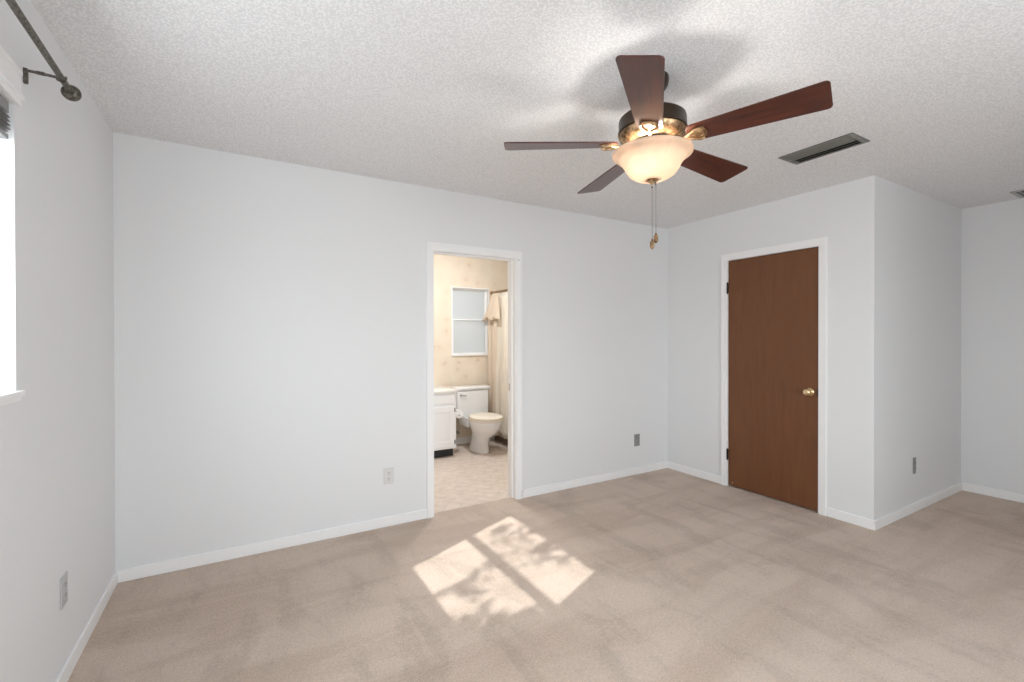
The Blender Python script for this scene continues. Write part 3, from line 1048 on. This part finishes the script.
def valance(u, v_):
    # short ruffled top, gathered tight under the rod and flaring at its hem
    sp = 0.13 + 0.20 * v_
    y = BY - 0.02 - 0.10 * (1 - v_) - u * sp
    z = 1.895 - v_ * 0.33 - 0.02 * math.sin(2 * math.pi * u * 2 + 1.0) * v_
    s = 2 * math.pi * u
    flare = 0.030 + 0.085 * v_ ** 1.2 * (1.0 - 0.5 * u)
    x = CX - 0.018 - flare + (0.008 + 0.016 * v_) * math.sin(6 * s + ph[5]) + 0.008 * v_ * math.sin(13 * s + ph[6])
    return (x, y, z)


o = MB().grid(160, 14, valance).build('valance', MVALN, sc, True, 180)
solid(o, 0.002)
ring = None
for i in range(12):
    yy = BY - 0.06 - i * 0.090
    if ring is None:
        ring = MB().tube([(CX + 0.019 * math.cos(q), 0, 1.910 + 0.024 * math.sin(q)) for q in [2 * math.pi * w / 16 for w in range(17)]], 0.0018, 6).build('curtain_ring', MSTEEL, sc, True)
        q_ = ring
    else:
        q_ = ring.copy()
        COL.objects.link(q_)
        q_.parent = sc
    q_.location = (0, yy, 0)

# bathroom ceiling lamp, out of view, added to brighten the bathroom
r = thing('bathroom_fill_lamp', 'unseen round white ceiling lamp added to light the bathroom', 'ceiling lamp', (2.55, 0.95, H))
MB().lathe([(0.15, 0), (0.15, -0.02), (0.14, -0.03)], 40).build('base', MTRIM, r, True)
MB().lathe([(0.138, -0.028), (0.13, -0.055), (0.10, -0.08), (0.05, -0.095), (0, -0.098)], 40, cap=False).build('shade', emit_mat('fill_lamp_glass', (0.96, 0.985, 1.0), 84.0), r, True)

# ------------------------------------------------------------------ tree outside: its leaves mottle the sun patch
tr = thing('tree', 'leafy tree branch outside the left window', 'tree', (0, 0, 0))
rl = random.Random(11)
lf = MB()
tw = MB()


def on_ray(x, y, s):
    return Vector((x, y, 0)) - SUN * s


def leaf(p, size):
    t_ = bmesh.new()
    n_ = Vector((rl.uniform(-1, 1), rl.uniform(-1, 1), rl.uniform(0.2, 1))).normalized()
    a_ = n_.orthogonal().normalized()
    a_.rotate(Matrix.Rotation(rl.uniform(0, 6.28), 3, n_))
    b_ = n_.cross(a_)
    pts = [(-1, 0), (-0.5, 0.32), (0.1, 0.38), (0.6, 0.22), (1, 0), (0.6, -0.22), (0.1, -0.38), (-0.5, -0.32)]
    t_.faces.new([t_.verts.new(p + a_ * (x * size) + b_ * (y * size) + n_ * (0.1 * size * abs(y))) for x, y in pts])
    lf._merge(t_)


def spray(pts, n, spread, size, s0=3.2):
    """leaves about a twig whose shadow runs along the floor points pts"""
    P = [on_ray(x, y, s0 + 0.1 * i) for i, (x, y) in enumerate(pts)]
    tw.tube(P, [0.012 - 0.006 * i / len(P) for i in range(len(P))], 6)
    for _ in range(n):
        i = rl.randrange(len(P) - 1)
        q = P[i].lerp(P[i + 1], rl.random()) + Vector((rl.gauss(0, spread), rl.gauss(0, spread), rl.gauss(0, spread)))
        leaf(q, size * rl.uniform(0.7, 1.3))


SPRAYS = [
    ([(2.24, -0.42), (2.14, -0.46), (2.05, -0.54), (2.00, -0.62)], 22, 0.03, 0.042),
    ([(2.27, -0.50), (2.20, -0.62), (2.22, -0.74), (2.12, -0.80)], 20, 0.035, 0.035),
    ([(2.10, -0.55), (2.06, -0.68), (2.10, -0.76)], 10, 0.03, 0.03),
    ([(2.34, -0.74), (2.26, -0.86), (2.18, -0.96), (2.06, -0.98)], 34, 0.035, 0.042),
    ([(2.34, -0.98), (2.26, -1.02), (2.18, -1.08)], 14, 0.025, 0.035),
    ([(1.44, -1.00), (1.58, -0.97), (1.72, -0.92), (1.84, -0.84), (1.92, -0.78)], 34, 0.022, 0.038),
    ([(1.62, -0.98), (1.66, -1.06), (1.60, -1.16)], 12, 0.03, 0.04),
    ([(1.42, -1.38), (1.44, -1.48), (1.46, -1.62)], 60, 0.06, 0.07),
    ([(1.52, -1.38), (1.56, -1.46), (1.58, -1.58)], 60, 0.06, 0.07),
    ([(1.64, -1.44), (1.70, -1.50), (1.70, -1.56)], 45, 0.06, 0.07),
    ([(1.46, -1.27), (1.58, -1.28), (1.70, -1.34), (1.82, -1.42)], 20, 0.035, 0.04),
    ([(1.78, -0.48), (1.66, -0.54), (1.54, -0.61)], 14, 0.015, 0.035),
]
for a_ in SPRAYS:
    spray(*a_)
base = on_ray(1.6, -1.6, 3.5)
tw.tube([base + Vector((-0.6, -1.6, -1.2)), base + Vector((-0.2, -0.7, -0.5)), base, on_ray(1.6, -1.5, 3.2)], [0.05, 0.04, 0.03, 0.012], 8)
tw.tube([base + Vector((-1.0, -2.0, -3.6)), base + Vector((-0.9, -1.9, -2.4)), base + Vector((-0.6, -1.6, -1.2))], [0.14, 0.10, 0.05], 10)
tw.build('branch', MBARK, tr, True)
lf.build('foliage', MLEAF, tr)
